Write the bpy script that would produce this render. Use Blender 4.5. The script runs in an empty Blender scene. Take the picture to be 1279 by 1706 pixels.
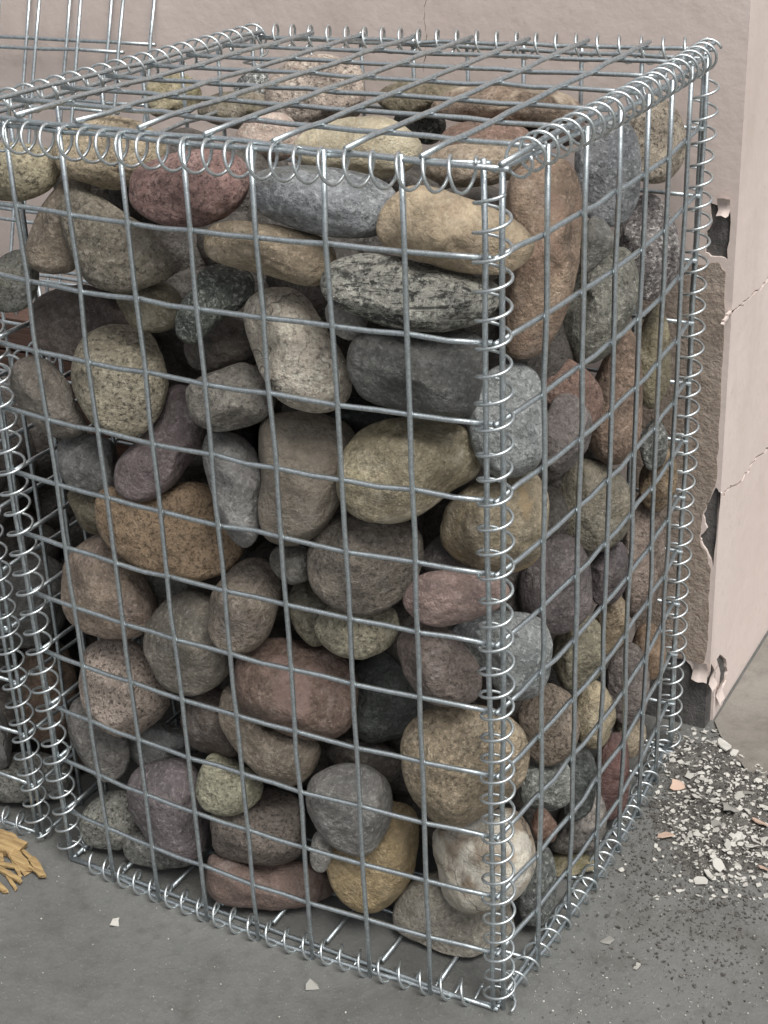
import bpy, bmesh, math, random
import numpy as np
from mathutils import Vector, Matrix, noise
from mathutils.geometry import tessellate_polygon

random.seed(7); rng = np.random.default_rng(7)
U = 0.075                                    # one mesh cell of the basket in metres; all layout below is in cells
sc = bpy.context.scene
col = sc.collection

# ------------------------------------------------------------------ camera, sky, light, exposure
CAM = np.array([14.816388, -15.097895, 15.982678])
R = np.array([[0.876505, 0.479769, -0.039507], [0.177856, -0.399004, -0.899535], [-0.447332, 0.781420, -0.435059]])
FPX, CX, CY = 2571.05, 639.5, 853.0
cam = bpy.data.cameras.new('camera'); camo = bpy.data.objects.new('camera', cam); col.objects.link(camo)
cam.sensor_fit = 'VERTICAL'; cam.sensor_height = 24; cam.lens = 24 * FPX / 1706
cam.clip_start = 0.02; cam.clip_end = 500
M = Matrix.Identity(4)
for r in range(3):
    M[r][0] = R[0][r]; M[r][1] = -R[1][r]; M[r][2] = -R[2][r]; M[r][3] = CAM[r] * U
camo.matrix_world = M
sc.camera = camo

SUN_EL, SUN_AZ = math.radians(60), math.radians(124)    # compass azimuth, clockwise from +Y: light from the side-front
w = bpy.data.worlds.new('World'); sc.world = w; w.use_nodes = True
wn = w.node_tree; wn.nodes.clear()
sky = wn.nodes.new('ShaderNodeTexSky'); sky.sky_type = 'NISHITA'; sky.sun_disc = False
sky.sun_elevation = SUN_EL; sky.sun_rotation = SUN_AZ; sky.dust_density = 4.0; sky.air_density = 1.0; sky.ozone_density = 1.0
hs = wn.nodes.new('ShaderNodeHueSaturation'); hs.inputs['Saturation'].default_value = 0.28      # cloud cover: nearly white sky
bg = wn.nodes.new('ShaderNodeBackground'); bg.inputs['Strength'].default_value = 0.06
wo = wn.nodes.new('ShaderNodeOutputWorld')
wn.links.new(sky.outputs[0], hs.inputs['Color']); wn.links.new(hs.outputs[0], bg.inputs[0]); wn.links.new(bg.outputs[0], wo.inputs[0])
sun = bpy.data.lights.new('sun', 'SUN'); sun.energy = 1.5; sun.angle = math.radians(28); sun.color = (1, 0.985, 0.95)
suno = bpy.data.objects.new('sun', sun); col.objects.link(suno)
sd = Vector((math.sin(SUN_AZ) * math.cos(SUN_EL), math.cos(SUN_AZ) * math.cos(SUN_EL), math.sin(SUN_EL)))
suno.rotation_euler = sd.to_track_quat('Z', 'Y').to_euler(); suno.location = sd * 5
sc.view_settings.view_transform = 'Standard'; sc.view_settings.look = 'None'
sc.view_settings.exposure = 1.12; sc.view_settings.gamma = 1.0

# ------------------------------------------------------------------ pixel -> place
def ray(u, v): return R.T @ np.array([(u - CX) / FPX, (v - CY) / FPX, 1.0])
def onz(u, v, z=0.0): d = ray(u, v); return CAM + d * ((z - CAM[2]) / d[2])
def ony(u, v, y): d = ray(u, v); return CAM + d * ((y - CAM[1]) / d[1])
def onx(u, v, x): d = ray(u, v); return CAM + d * ((x - CAM[0]) / d[0])

# ------------------------------------------------------------------ helpers
def lin(c):
    if isinstance(c, str): c = [int(c[i:i + 2], 16) / 255 for i in (0, 2, 4)]
    return tuple(x / 12.92 if x <= .04045 else ((x + .055) / 1.055) ** 2.4 for x in c) + (1,)

def tag(o, label=None, cat=None, group=None, kind=None):
    for k, v in (('label', label), ('category', cat), ('group', group), ('kind', kind)):
        if v: o[k] = v
    return o

def add(name, verts, faces, mat, parent=None, smooth=True, origin=None):
    me = bpy.data.meshes.new(name)
    verts = np.asarray(verts, float)
    org = np.zeros(3) if origin is None else np.asarray(origin, float)
    me.from_pydata(((verts - org) * U).tolist(), [], faces); me.update()
    if smooth: me.polygons.foreach_set('use_smooth', [True] * len(me.polygons))
    o = bpy.data.objects.new(name, me); col.objects.link(o)
    if origin is not None: o.location = org * U
    if mat: me.materials.append(mat)
    if parent:
        o.parent = parent
        if origin is None: o.matrix_parent_inverse = Matrix.Translation(-parent_loc(parent))
        else: o.location = Vector(org * U) - parent_loc(parent)
    return o
def parent_loc(p):
    v = Vector((0, 0, 0))
    while p: v += p.location; p = p.parent
    return v
def empty(name, loc, parent=None):
    o = bpy.data.objects.new(name, None); col.objects.link(o); o.empty_display_size = .05
    o.location = Vector(np.asarray(loc, float) * U)
    if parent: o.parent = parent; o.location -= parent_loc(parent)
    return o

def tube(pts, r, n=8, closed_ends=True):
    pts = np.asarray(pts, float); m = len(pts)
    tan = np.gradient(pts, axis=0); tan /= np.linalg.norm(tan, axis=1)[:, None]
    ref = np.array([0.31, 0.52, 0.79]);
    if abs(tan[0] @ ref) > .85: ref = np.array([.9, -.3, .1])
    u = np.cross(tan[0], ref); u /= np.linalg.norm(u); us = []
    for t in tan:
        u = u - t * (u @ t); u /= np.linalg.norm(u); us.append(u)
    us = np.array(us); vs = np.cross(tan, us)
    a = np.linspace(0, 2 * np.pi, n, endpoint=False)
    V = (pts[:, None, :] + r * (np.cos(a)[None, :, None] * us[:, None, :] + np.sin(a)[None, :, None] * vs[:, None, :])).reshape(-1, 3)
    F = [(i * n + j, i * n + (j + 1) % n, (i + 1) * n + (j + 1) % n, (i + 1) * n + j) for i in range(m - 1) for j in range(n)]
    F += [tuple(range(n))[::-1], tuple((m - 1) * n + j for j in range(n))]
    return V, F

def helix(a, b, rad, turns, r, phase=0.0, sag=(0, 0, 0), per=22, jit=.06, ell=1.0):
    a, b = np.asarray(a, float), np.asarray(b, float); d = b - a; L = np.linalg.norm(d); t = d / L
    ref = np.array([0, 0, 1.0]) if abs(t[2]) < .9 else np.array([0, -1.0, 0])
    e1 = ref - t * (ref @ t); e1 /= np.linalg.norm(e1); e2 = np.cross(t, e1)
    s = np.linspace(0, 1, int(turns * per)); ang = phase + 2 * np.pi * turns * s
    wob = np.sin(s * 17 + phase * 3) * jit; rr = rad * (1 + .05 * np.sin(s * 41 + phase))
    ctr = a + np.outer(s + wob / L * .35, d) + np.asarray(sag)
    return ctr + (rr * np.cos(ang))[:, None] * e1 + (rr * ell * np.sin(ang))[:, None] * e2

# ------------------------------------------------------------------ material helpers
class NT:
    def __init__(s, name):
        s.m = bpy.data.materials.new(name); s.m.use_nodes = True; s.t = s.m.node_tree; s.t.nodes.clear()
        s.out = s.n('ShaderNodeOutputMaterial'); s.b = s.n('ShaderNodeBsdfPrincipled'); s.l(s.b.outputs[0], s.out.inputs[0])
        s.tc = s.n('ShaderNodeTexCoord')
    def n(s, t): return s.t.nodes.new(t)
    def l(s, a, b): s.t.links.new(a, b)
    def mapped(s, off=(0, 0, 0), scale=(1, 1, 1), rot=(0, 0, 0), src='Object'):
        m = s.n('ShaderNodeMapping'); m.inputs['Location'].default_value = off; m.inputs['Scale'].default_value = scale; m.inputs['Rotation'].default_value = rot
        s.l(s.tc.outputs[src], m.inputs[0]); return m.outputs[0]
    def noise(s, vec, scale, detail=4, rough=.55, dist=0):
        n = s.n('ShaderNodeTexNoise'); n.inputs['Scale'].default_value = scale; n.inputs['Detail'].default_value = detail
        n.inputs['Roughness'].default_value = rough; n.inputs['Distortion'].default_value = dist; s.l(vec, n.inputs['Vector']); return n.outputs[0]
    def ramp(s, fac, p0, p1, c0=(0, 0, 0, 1), c1=(1, 1, 1, 1)):
        r = s.n('ShaderNodeValToRGB'); e = r.color_ramp.elements; e[0].position = p0; e[1].position = p1; e[0].color = c0; e[1].color = c1
        s.l(fac, r.inputs[0]); return r.outputs[0]
    def mix(s, fac, a, b, mode='MIX'):
        m = s.n('ShaderNodeMix'); m.data_type = 'RGBA'; m.blend_type = mode
        for sock, v in ((m.inputs[0], fac), (m.inputs[6], a), (m.inputs[7], b)):
            if isinstance(v, (int, float)): sock.default_value = v
            elif isinstance(v, tuple): sock.default_value = v
            else: s.l(v, sock)
        return m.outputs[2]
    def math(s, op, a, b=0.0):
        m = s.n('ShaderNodeMath'); m.operation = op
        for sock, v in ((m.inputs[0], a), (m.inputs[1], b)):
            if isinstance(v, (int, float)): sock.default_value = v
            else: s.l(v, sock)
        return m.outputs[0]
    def bump(s, h, strength, dist):
        b = s.n('ShaderNodeBump'); b.inputs['Strength'].default_value = strength; b.inputs['Distance'].default_value = dist
        s.l(h, b.inputs['Height']); s.l(b.outputs[0], s.b.inputs['Normal'])
    def fin(s, colour=None, rough=None, metal=None, spec=None):
        for nm, v in (('Base Color', colour), ('Roughness', rough), ('Metallic', metal), ('Specular IOR Level', spec)):
            if v is None: continue
            if isinstance(v, (int, float, tuple)): s.b.inputs[nm].default_value = v
            else: s.l(v, s.b.inputs[nm])
        return s.m

def mute(h, s=.62):
    c = [int(h[i:i + 2], 16) / 255 for i in (0, 2, 4)]; g = .3 * c[0] + .59 * c[1] + .11 * c[2]
    return [min(.93, (g + (x - g) * s) * 1.13) for x in c]
def stone_mat(name, ca, cb, dark=.5, light=.25, grain=1.0, band=0.0, patch=None, rough=.6, moss=0.0, vein=0.0, pt=.55, seed=0):
    k = NT(name); rs = random.Random(seed)
    ca, cb = mute(ca), mute(cb)
    off = (rs.uniform(-9, 9), rs.uniform(-9, 9), rs.uniform(-9, 9)); rot = (rs.uniform(0, 6), rs.uniform(0, 6), rs.uniform(0, 6))
    v = k.mapped(off, (1, 1, 1), rot)
    big = k.noise(v, 16, 5, .6, .6)
    c = k.mix(k.ramp(big, .36, .64), lin(ca), tuple(x * .74 for x in lin(cb)[:3]) + (1,))
    dust = k.noise(k.mapped((off[2], off[0], off[1])), 34, 6, .7, .5)
    c = k.mix(k.math('MULTIPLY', k.ramp(dust, .52, .68), .45), c, tuple(min(.7, x * .8 + .16) for x in lin(ca)[:3]) + (1,))
    med = k.noise(v, 75, 5, .65)
    A = tuple(x * .62 for x in lin(ca)[:3]) + (1,)
    c = k.mix(k.math('MULTIPLY', k.ramp(med, .44, .64), .75), c, A)
    if band:
        vb = k.mapped(off, (1, 1, 4.2), rot)
        wv = k.noise(vb, 24, 6, .75, 1.2)
        c = k.mix(k.math('MULTIPLY', k.ramp(wv, .47, .56), band), c, (.018, .018, .018, 1))
    fine = k.noise(v, 215 * grain, 5, .75)
    c = k.mix(k.math('MULTIPLY', k.ramp(fine, .50, .60), min(1, dark * 1.25)), c, tuple(x * .16 for x in lin(ca)[:3]) + (1,))
    v2 = k.mapped((off[1], off[2], off[0]), (1, 1, 1), rot)
    fine2 = k.noise(v2, 190 * grain, 5, .75)
    hi = tuple(min(.75, x * 1.9 + .07) for x in lin(cb)[:3]) + (1,)
    c = k.mix(k.math('MULTIPLY', k.ramp(fine2, .52, .63), min(1, light * 1.5 + .12)), c, hi)
    if patch:
        pn = k.noise(v2, 24, 3, .5, .4)
        c = k.mix(k.math('MULTIPLY', k.ramp(pn, pt, pt + .11), .7), c, lin(mute(patch)))
    if vein:
        vo = k.n('ShaderNodeTexVoronoi'); vo.feature = 'DISTANCE_TO_EDGE'; vo.inputs['Scale'].default_value = 15
        nz = k.n('ShaderNodeMix'); nz.data_type = 'VECTOR'; nz.inputs[0].default_value = .05
        k.l(v, nz.inputs[4]); nn = k.n('ShaderNodeTexNoise'); nn.inputs['Scale'].default_value = 40; k.l(v, nn.inputs['Vector']); k.l(nn.outputs[1], nz.inputs[5])
        k.l(nz.outputs[1], vo.inputs['Vector'])
        lnm = k.math('MULTIPLY', k.ramp(vo.outputs[0], 0.0, .022, (1, 1, 1, 1), (0, 0, 0, 1)), k.ramp(big, .42, .56))
        c = k.mix(k.math('MULTIPLY', lnm, vein), c, (.03, .026, .022, 1))
    if moss:
        mo = k.noise(v2, 30, 6, .7)
        c = k.mix(k.math('MULTIPLY', k.ramp(mo, .46, .62), moss), c, lin('5d5a30'))
    h = k.math('ADD', k.math('MULTIPLY', med, 1.1), k.math('ADD', k.math('MULTIPLY', fine, .55), k.math('MULTIPLY', big, 1.0)))
    k.bump(h, 1.0, .0055)
    rg = k.ramp(med, .3, .7, (rough - .12,) * 3 + (1,), (rough + .15,) * 3 + (1,))
    return k.fin(c, rg, 0.0, .42)

def wire_mat(name, base, rough, dark):
    k = NT(name); v = k.mapped()
    n1 = k.noise(v, 160, 5, .65); n2 = k.noise(v, 900, 3, .6)
    c = k.mix(k.ramp(n1, .38, .66), lin(base), tuple(x * dark for x in lin(base)[:3]) + (1,))
    c = k.mix(k.math('MULTIPLY', k.ramp(n2, .5, .68), .5), c, (.14, .15, .155, 1))
    k.bump(n2, .35, .0006)
    return k.fin(c, k.ramp(n1, .3, .7, (rough - .1,) * 3 + (1,), (rough + .14,) * 3 + (1,)), .96, .5)
M_WIRE = wire_mat('galvanised_wire', 'cfd7da', .42, .62)
M_COIL = wire_mat('galvanised_coil', 'd8dedf', .42, .75)

def mk_wall_mats():
    k = NT('wall_paint'); v = k.mapped()
    a = k.noise(v, 2.2, 6, .6, .5); b = k.noise(v, 60, 5, .6); d = k.noise(k.mapped((3, 1, 2), (1, 1, .25)), 9, 6, .65)
    c = k.mix(k.ramp(a, .35, .68), lin('d4c6bf'), lin('c9bab2'))
    c = k.mix(k.math('MULTIPLY', k.ramp(d, .55, .75), .3), c, lin('a8978b'))
    c = k.mix(k.math('MULTIPLY', k.ramp(b, .62, .75), .35), c, lin('a08f84'))
    k.bump(k.math('ADD', k.noise(v, 22, 6, .6), k.math('MULTIPLY', b, .35)), .4, .004)
    p = k.fin(c, .62, 0, .35)
    k = NT('bare_mortar'); v = k.mapped(); a = k.noise(v, 40, 8, .7); b = k.noise(v, 260, 4, .7)
    c = k.mix(k.ramp(a, .35, .65), lin('4b4948'), lin('6b6866')); c = k.mix(k.math('MULTIPLY', k.ramp(b, .55, .68), .5), c, lin('8b8784'))
    k.bump(k.math('ADD', a, k.math('MULTIPLY', b, .6)), 1.0, .006)
    q = k.fin(c, .85, 0, .3)
    k = NT('paint_edge'); r = k.fin(lin('cfc8c0'), .7)
    return p, q, r
M_PAINT, M_MORTAR, M_CHIPW = mk_wall_mats()

def ground_mat(name, c0, c1, c2, wet):
    k = NT(name); v = k.mapped()
    a = k.noise(v, 3.2, 7, .62, .4); b = k.noise(v, 55, 6, .65); d = k.noise(v, 260, 4, .7); e = k.noise(k.mapped((5, 2, 0)), 9, 5, .6)
    c = k.mix(k.ramp(a, .34, .66), lin(c0), lin(c1)); c = k.mix(k.math('MULTIPLY', k.ramp(b, .5, .7), .5), c, lin(c2))
    c = k.mix(k.math('MULTIPLY', k.ramp(d, .60, .70), .55), c, lin('a19d92'))
    c = k.mix(k.math('MULTIPLY', k.ramp(d, .28, .36, (1, 1, 1, 1), (0, 0, 0, 1)), .45), c, lin('3a3833'))
    st = k.noise(k.mapped((2, 7, 0)), 7, 7, .7, .8)
    c = k.mix(k.math('MULTIPLY', k.ramp(st, .5, .66), .4), c, lin('4a4842'))
    k.bump(k.math('ADD', b, k.math('MULTIPLY', d, .5)), .45, .004)
    return k.fin(c, k.ramp(e, .38, .64, (wet,) * 3 + (1,), (.72,) * 3 + (1,)), 0, .45)
M_GROUND = ground_mat('wet_concrete', '6f6f6c', '61615f', '51514e', .24)
M_SLAB = ground_mat('dry_concrete', '86817a', '76716a', '636059', .6)
def dirt_mat():
    k = NT('black_dirt'); v = k.mapped(); a = k.noise(v, 70, 8, .7); b = k.noise(v, 330, 4, .65)
    c = k.mix(k.ramp(a, .35, .65), lin('54514e'), lin('8a8680')); c = k.mix(k.math('MULTIPLY', k.ramp(b, .58, .7), .7), c, lin('96928a'))
    k.bump(k.math('ADD', a, b), 1.0, .008)
    return k.fin(c, .75, 0, .35)
M_DIRT = dirt_mat()
def wood_mat(name, c0, c1, rough):
    k = NT(name); a = k.noise(k.mapped((1, 2, 3), (3, 40, 40)), 6, 6, .6, .6); b = k.noise(k.mapped((0, 0, 0), (8, 120, 120)), 5, 4, .6)
    c = k.mix(k.ramp(a, .35, .65), lin(c0), lin(c1)); k.bump(b, .4, .002); return k.fin(c, rough, 0, .4)
M_BOARD = wood_mat('stained_board', '5e473d', '43322b', .5)
M_SPLIT = wood_mat('split_pine', 'ad9468', '7d6444', .8)
M_FLAKE = [NT('paint_flake_%s' % n).fin(lin(c), .75) for n, c in (('white', 'b4b1aa'), ('pink', 'b79e8d'), ('grey', '8d8b85'))]

# ------------------------------------------------------------------ ground
def sheet(name, x0, x1, y0, y1, z, mat, nx=2, ny=2):
    xs = np.linspace(x0, x1, nx); ys = np.linspace(y0, y1, ny)
    V = [(x, y, z) for y in ys for x in xs]
    F = [(j * nx + i, j * nx + i + 1, (j + 1) * nx + i + 1, (j + 1) * nx + i) for j in range(ny - 1) for i in range(nx - 1)]
    return add(name, V, F, mat, smooth=False)
tag(sheet('ground', -900, 900, -900, 900, 0, M_GROUND), kind='structure')
slabV = [(*onz(u, v)[:2], .05) for u, v in ((1198, 1226), (1212, 1250), (1232, 1272), (1252, 1300), (1279, 1322), (1330, 1345), (1420, 1370), (1600, 1400))]
far = [(60, 12, .05), (60, 60, .05), (8.18, 60, .05), (8.18, 8.3, .05)]
tag(add('pavement', slabV + far, [tuple(range(len(slabV) + 4))], M_SLAB, smooth=False), kind='structure')

# ------------------------------------------------------------------ building corner: mortar core, paint skin with real holes
YW, XW, HW = 8.0, 8.12, 40.0
wall = empty('plastered_building', (XW, YW, 0))
tag(wall, 'taupe painted building corner with flaking plaster behind the filled wire basket', 'building')
SK = .05
core = []
def boxv(x0, x1, y0, y1, z0, z1):
    V = [(x, y, z) for z in (z0, z1) for y in (y0, y1) for x in (x0, x1)]
    F = [(0, 2, 3, 1), (4, 5, 7, 6), (0, 1, 5, 4), (2, 6, 7, 3), (0, 4, 6, 2), (1, 3, 7, 5)]
    return V, F
V, F = boxv(-60, XW - SK, YW + SK, 60, -.1, HW); add('wall_core', V, F, M_MORTAR, wall, False)
def jag(pts, amp, n=4, seed=1):
    rs = random.Random(seed); out = []
    for i, p in enumerate(pts):
        q = pts[(i + 1) % len(pts)]
        for j in range(n):
            f = j / n; out.append((p[0] + (q[0] - p[0]) * f + rs.uniform(-amp, amp) * (j > 0), p[1] + (q[1] - p[1]) * f + rs.uniform(-amp, amp) * (j > 0)))
    return out
def crack(pts, wdt, seed):
    rs = random.Random(seed); fine = []
    for p, q in zip(pts[:-1], pts[1:]):
        for j in range(7):
            f = j / 7; fine.append((p[0] + (q[0] - p[0]) * f + rs.uniform(-2, 2), p[1] + (q[1] - p[1]) * f + rs.uniform(-2, 2)))
    fine.append(pts[-1])
    up = [(x - wdt * rs.uniform(.25, .9), y - wdt * rs.uniform(.3, 1)) for x, y in fine]; dn = [(x + wdt * rs.uniform(.25, .9), y + wdt * rs.uniform(.3, 1)) for x, y in fine]
    return up + dn[::-1]
def skin(name, outer, holes, to3, inward, parent):
    """flat polygon with holes, given a thickness: rim faces round every loop"""
    loops = [outer] + holes; flat = [p for L in loops for p in L]
    tri = tessellate_polygon([[Vector((p[0], p[1], 0)) for p in L] for L in loops])
    front = [to3(*p) for p in flat]; n = len(flat); back = [np.asarray(p) + inward for p in front]
    F = [tuple(t) for t in tri]; k = 0
    for L in loops:
        m = len(L); F += [(k + i, k + (i + 1) % m, n + k + (i + 1) % m, n + k + i) for i in range(m)]; k += m
    return add(name, front + back, F, M_PAINT, parent, False)
def wpix(L): return [(ony(u, v, YW)[0], ony(u, v, YW)[2]) for u, v in L]
def rpix(L): return [(onx(u, v, XW)[1], onx(u, v, XW)[2]) for u, v in L]
base_l = [(-60, 1.15), (-20, 1.3), (2, 1.0), (5.2, 1.25), (6.6, 1.2), (7.25, 1.35)]
base_px = wpix([(1140, 1098), (1150, 1108), (1158, 1128), (1170, 1136), (1180, 1128)])
outer = jag(base_l, .05, 6, 3)[:-6] + base_px + [(XW, base_px[-1][1] + .1), (XW, HW), (-60, HW)]
holes = [wpix(jag([(1183, 338), (1214, 343), (1216, 385), (1212, 433), (1192, 428), (1175, 421), (1177, 385), (1186, 370)], 2.2, 3, 5)),
         wpix(jag([(1192, 812), (1202, 822), (1196, 870), (1188, 945), (1180, 925), (1168, 902), (1166, 893), (1178, 880), (1171, 858), (1181, 836)], 1.5, 3, 6)),
         wpix(crack([(1160, 538), (1180, 547), (1200, 544)], 1.3, 8)), wpix(crack([(712, -30), (706, 30), (711, 62), (705, 120)], .9, 9)),
         wpix(crack([(1135, 858), (1150, 861), (1164, 856)], 1.6, 10))]
skin('paint_skin', outer, holes, lambda x, z: np.array([x, YW, z]), np.array([0, SK, 0]), wall)
routr = rpix([(1176, 1118), (1186, 1108), (1192, 1120), (1190, 1150), (1187, 1200), (1190, 1214)]) + [(YW + 1.0, .03), (60, .03), (60, HW), (YW + SK + .001, HW)]
routr = [(max(YW + SK + .001, a), b) for a, b in routr]
rh = [rpix(jag([(1199, 1090), (1209, 1098), (1212, 1118), (1207, 1140), (1201, 1160), (1197, 1148), (1200, 1122), (1194, 1098)], 1, 3, 11)),
      rpix(crack([(1206, 541), (1216, 522), (1236, 508), (1255, 490), (1285, 460)], 1.4, 12)),
      rpix(crack([(1204, 826), (1216, 812), (1236, 800), (1250, 776), (1262, 762), (1290, 738)], 1.5, 13))]
skin('paint_skin', routr, rh, lambda y, z: np.array([XW, y, z]), np.array([-SK, 0, 0]), wall)
k = NT('worn_render'); v = k.mapped(); a = k.noise(v, 14, 7, .65, .5); b = k.noise(v, 90, 7, .7)
c = k.mix(k.ramp(a, .36, .64), lin('b3a498'), lin('a09184')); c = k.mix(k.math('MULTIPLY', k.ramp(b, .5, .66), .5), c, lin('85776b'))
k.bump(k.math('ADD', a, b), 1.0, .009); M_WORN = k.fin(c, .85, 0, .25)
wp = wpix(jag([(1060, 447), (1120, 436), (1165, 441), (1196, 437), (1209, 452), (1206, 545), (1201, 640), (1197, 730), (1194, 800), (1181, 836), (1170, 858), (1165, 893), (1167, 904), (1179, 927), (1184, 950), (1181, 1010), (1178, 1080), (1168, 1118), (1150, 1098), (1120, 1092), (1060, 1080)], 1.6, 4, 21))
ob = skin('worn_render', wp, [], lambda x, z: np.array([x, YW - .014, z]), np.array([0, .013, 0]), wall); ob.data.materials[0] = M_WORN
for j, (u, v, s) in enumerate(((1188, 1128, .3), (1166, 1118, .26), (1200, 1150, .3), (1205, 345, .18))):      # curled flaps of paint round the holes
    c = onx(u, v, XW + .05) if j in (0, 2) else ony(u, v, YW - .05)
    rs = random.Random(j); P = []; Fq = []
    for a in range(5):
        for b in range(4):
            q = np.array([0, (a / 4 - .5) * s, (b / 3 - .5) * s * 1.5]) if j in (0, 2) else np.array([(a / 4 - .5) * s, 0, (b / 3 - .5) * s * 1.5])
            q += np.array([.10 if j in (0, 2) else 0, 0 if j in (0, 2) else -.10, 0]) * ((b / 3 - .5) ** 2 * 3 - .3) + np.array([rs.uniform(-.02, .02) for _ in range(3)])
            P.append(c + q)
    Fq = [(a * 4 + b, a * 4 + b + 1, (a + 1) * 4 + b + 1, (a + 1) * 4 + b) for a in range(4) for b in range(3)]
    add('paint_flap', P, Fq, M_PAINT, wall, True)

# ------------------------------------------------------------------ wire baskets
A_, B_ = 0.9528, 1.0111; BF, BS = .244, .213; SX, SY = .147, .055; LX, LY, LZ, LT = .298, -.2325, .150, .232
def fpos(i, j): t = i / 8; return np.array([A_ * i, -BF * 4 * t * (1 - t), j + .055 * max(0, j - 11)])
def spos(k, j): t = k / 7; return np.array([8 * A_ + SX + BS * 4 * t * (1 - t) - .016 * t - .069 * (12 - j) / 12, SY + B_ * k, j])
def lpos(i, k): t, s = i / 8, k / 7; return np.array([LX + A_ * i, LY + .1 + (B_ - .012) * k, 12 + LZ + LT * (t - .5) * (s - .5)])
WR = .0355
def wire(parent, fn, n=14, r=WR, off=(0, 0, 0), name='wire', jit=.010, ext=.05):
    s = np.linspace(0, 1, n); P = np.array([fn(x) for x in s]) + np.asarray(off)
    P[1:-1] += rng.normal(0, jit, (n - 2, 3)); P[0] += (P[0] - P[1]) / np.linalg.norm(P[0] - P[1]) * ext; P[-1] += (P[-1] - P[-2]) / np.linalg.norm(P[-1] - P[-2]) * ext
    V, F = tube(P, r); return add(name, V, F, M_WIRE, parent, True)
def coil(parent, a, b, rad, turns, phase, sag=(0, 0, 0), r=.0215, **kw):
    V, F = tube(helix(a, b, rad, turns, r, phase, sag, **kw), r, 7); return add('spiral_binder', V, F, M_COIL, parent, True)

gab = empty('wire_basket', (4, 3.5, 0))
tag(gab, 'tall galvanised mesh basket with coiled wire corners, filled with river stones', 'gabion')
def part(name, loc): return empty(name, loc, gab)
fp = part('front_panel', (4, 0, 6)); sp = part('side_panel', (7.8, 3.5, 6)); lp = part('lid', (4, 3.5, 12)); bp = part('back_panel', (4, 7.1, 6)); ep = part('end_panel', (0, 3.5, 6)); gp = part('base_panel', (4, 3.5, 0))
o = .035
for i in range(9): wire(fp, lambda s: fpos(i, .0 + 12 * s), off=(0, -o, 0), name='upright_wire', ext=.07)
for j in range(13): wire(fp, lambda s: fpos(8 * s, j), off=(0, o, .02 if j == 0 else 0), name='cross_wire', n=17)
for k in range(8): wire(sp, lambda s: spos(k, 12 * s), off=(o, 0, 0), name='upright_wire', ext=.07)
for j in range(13): wire(sp, lambda s: spos(7 * s, j), off=(-o, 0, .03 if j == 0 else 0), name='cross_wire', n=15)
for i in range(9): wire(lp, lambda s: lpos(i, 7 * s), off=(0, 0, o), name='long_wire', ext=.10)
for k in range(8): wire(lp, lambda s: lpos(8 * s, k), off=(0, 0, -o), name='cross_wire', n=17)
YB = 7.13
for i in range(9): wire(bp, lambda s: np.array([A_ * i + .12, YB + .03, 12.1 * s]), name='upright_wire')
for j in range(13): wire(bp, lambda s: np.array([.1 + 7.65 * s, YB - .03, j]), name='cross_wire')
for k in range(8): wire(ep, lambda s: np.array([-.06, .06 + B_ * k, 12.05 * s]), name='upright_wire')
for j in range(13): wire(ep, lambda s: np.array([0, .06 + 7.05 * s, j + (.03 if j == 0 else 0)]), name='cross_wire')
for i in range(9): wire(gp, lambda s: np.array([A_ * i + .06, .1 + 6.95 * s, .10]), name='long_wire')
for k in range(8): wire(gp, lambda s: np.array([.05 + 7.6 * s, .09 + B_ * k - (.12 if k == 0 else 0), .045]), name='cross_wire')
c0, c1 = fpos(8, 0), fpos(8, 12); cc = np.array([.075, .02, 0])
coil(gab, c0 + cc + (0, 0, .12), c1 + cc + (0, 0, -.32), .195, 35, 1.2, ell=1.1)                         # corner nearest the camera
e0, e1 = spos(7, 0), spos(7, 12); ce = np.array([-.02, .1, 0]); coil(gab, e0 + ce + (0, 0, .1), e1 + ce + (0, 0, -.15), .2, 35, .4)
coil(gab, fpos(0, 0) + (-.03, .03, .1), fpos(0, 12) + (-.03, .03, -.2), .2, 35, 2.2)
coil(gab, (0, YB, .2), (0, YB, 12), .2, 35, 0)
def edge_coil(fn, rad, turns, phase, sag, per=22):
    s = np.linspace(0, 1, int(turns * per)); P = np.array([fn(x) for x in s]); t = np.gradient(P, axis=0); t /= np.linalg.norm(t, axis=1)[:, None]
    up = np.array([0, 0, 1.0]); e2 = np.cross(t, up); e2 /= np.linalg.norm(e2, axis=1)[:, None]
    ang = phase + 2 * np.pi * turns * s + .25 * np.sin(s * 19 + phase)
    Q = P + np.asarray(sag) + (rad * np.cos(ang))[:, None] * up + (rad * np.sin(ang))[:, None] * e2
    V, F = tube(Q, .0215, 7); return add('spiral_binder', V, F, M_COIL, gab, True)
edge_coil(lambda s: fpos(.05 + 7.8 * s, 12), .2, 24, .5, (.1, -.04, -.12))
edge_coil(lambda s: .5 * (spos(.3 + 6.7 * s, 12) + lpos(8, .3 + 6.7 * s)), .2, 21, 1.0, (0, 0, 0))
edge_coil(lambda s: .5 * (np.array([0, .1 + 7.0 * s, 12]) + lpos(0, 7 * s)), .2, 21, 2.0, (0, 0, .0))
edge_coil(lambda s: .5 * (np.array([.1 + 7.6 * s, YB, 12.05]) + lpos(8 * s, 7)), .19, 23, 0, (0, 0, -.02))
edge_coil(lambda s: fpos(.5 + 7.3 * s, 0), .17, 22, 0, (0, .03, .15))
edge_coil(lambda s: spos(.15 + 6.7 * s, 0), .17, 20, 0.6, (-.05, 0, .15))
edge_coil(lambda s: np.array([0, .2 + 6.8 * s, 0]), .17, 20, 0, (0, 0, .16))

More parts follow.
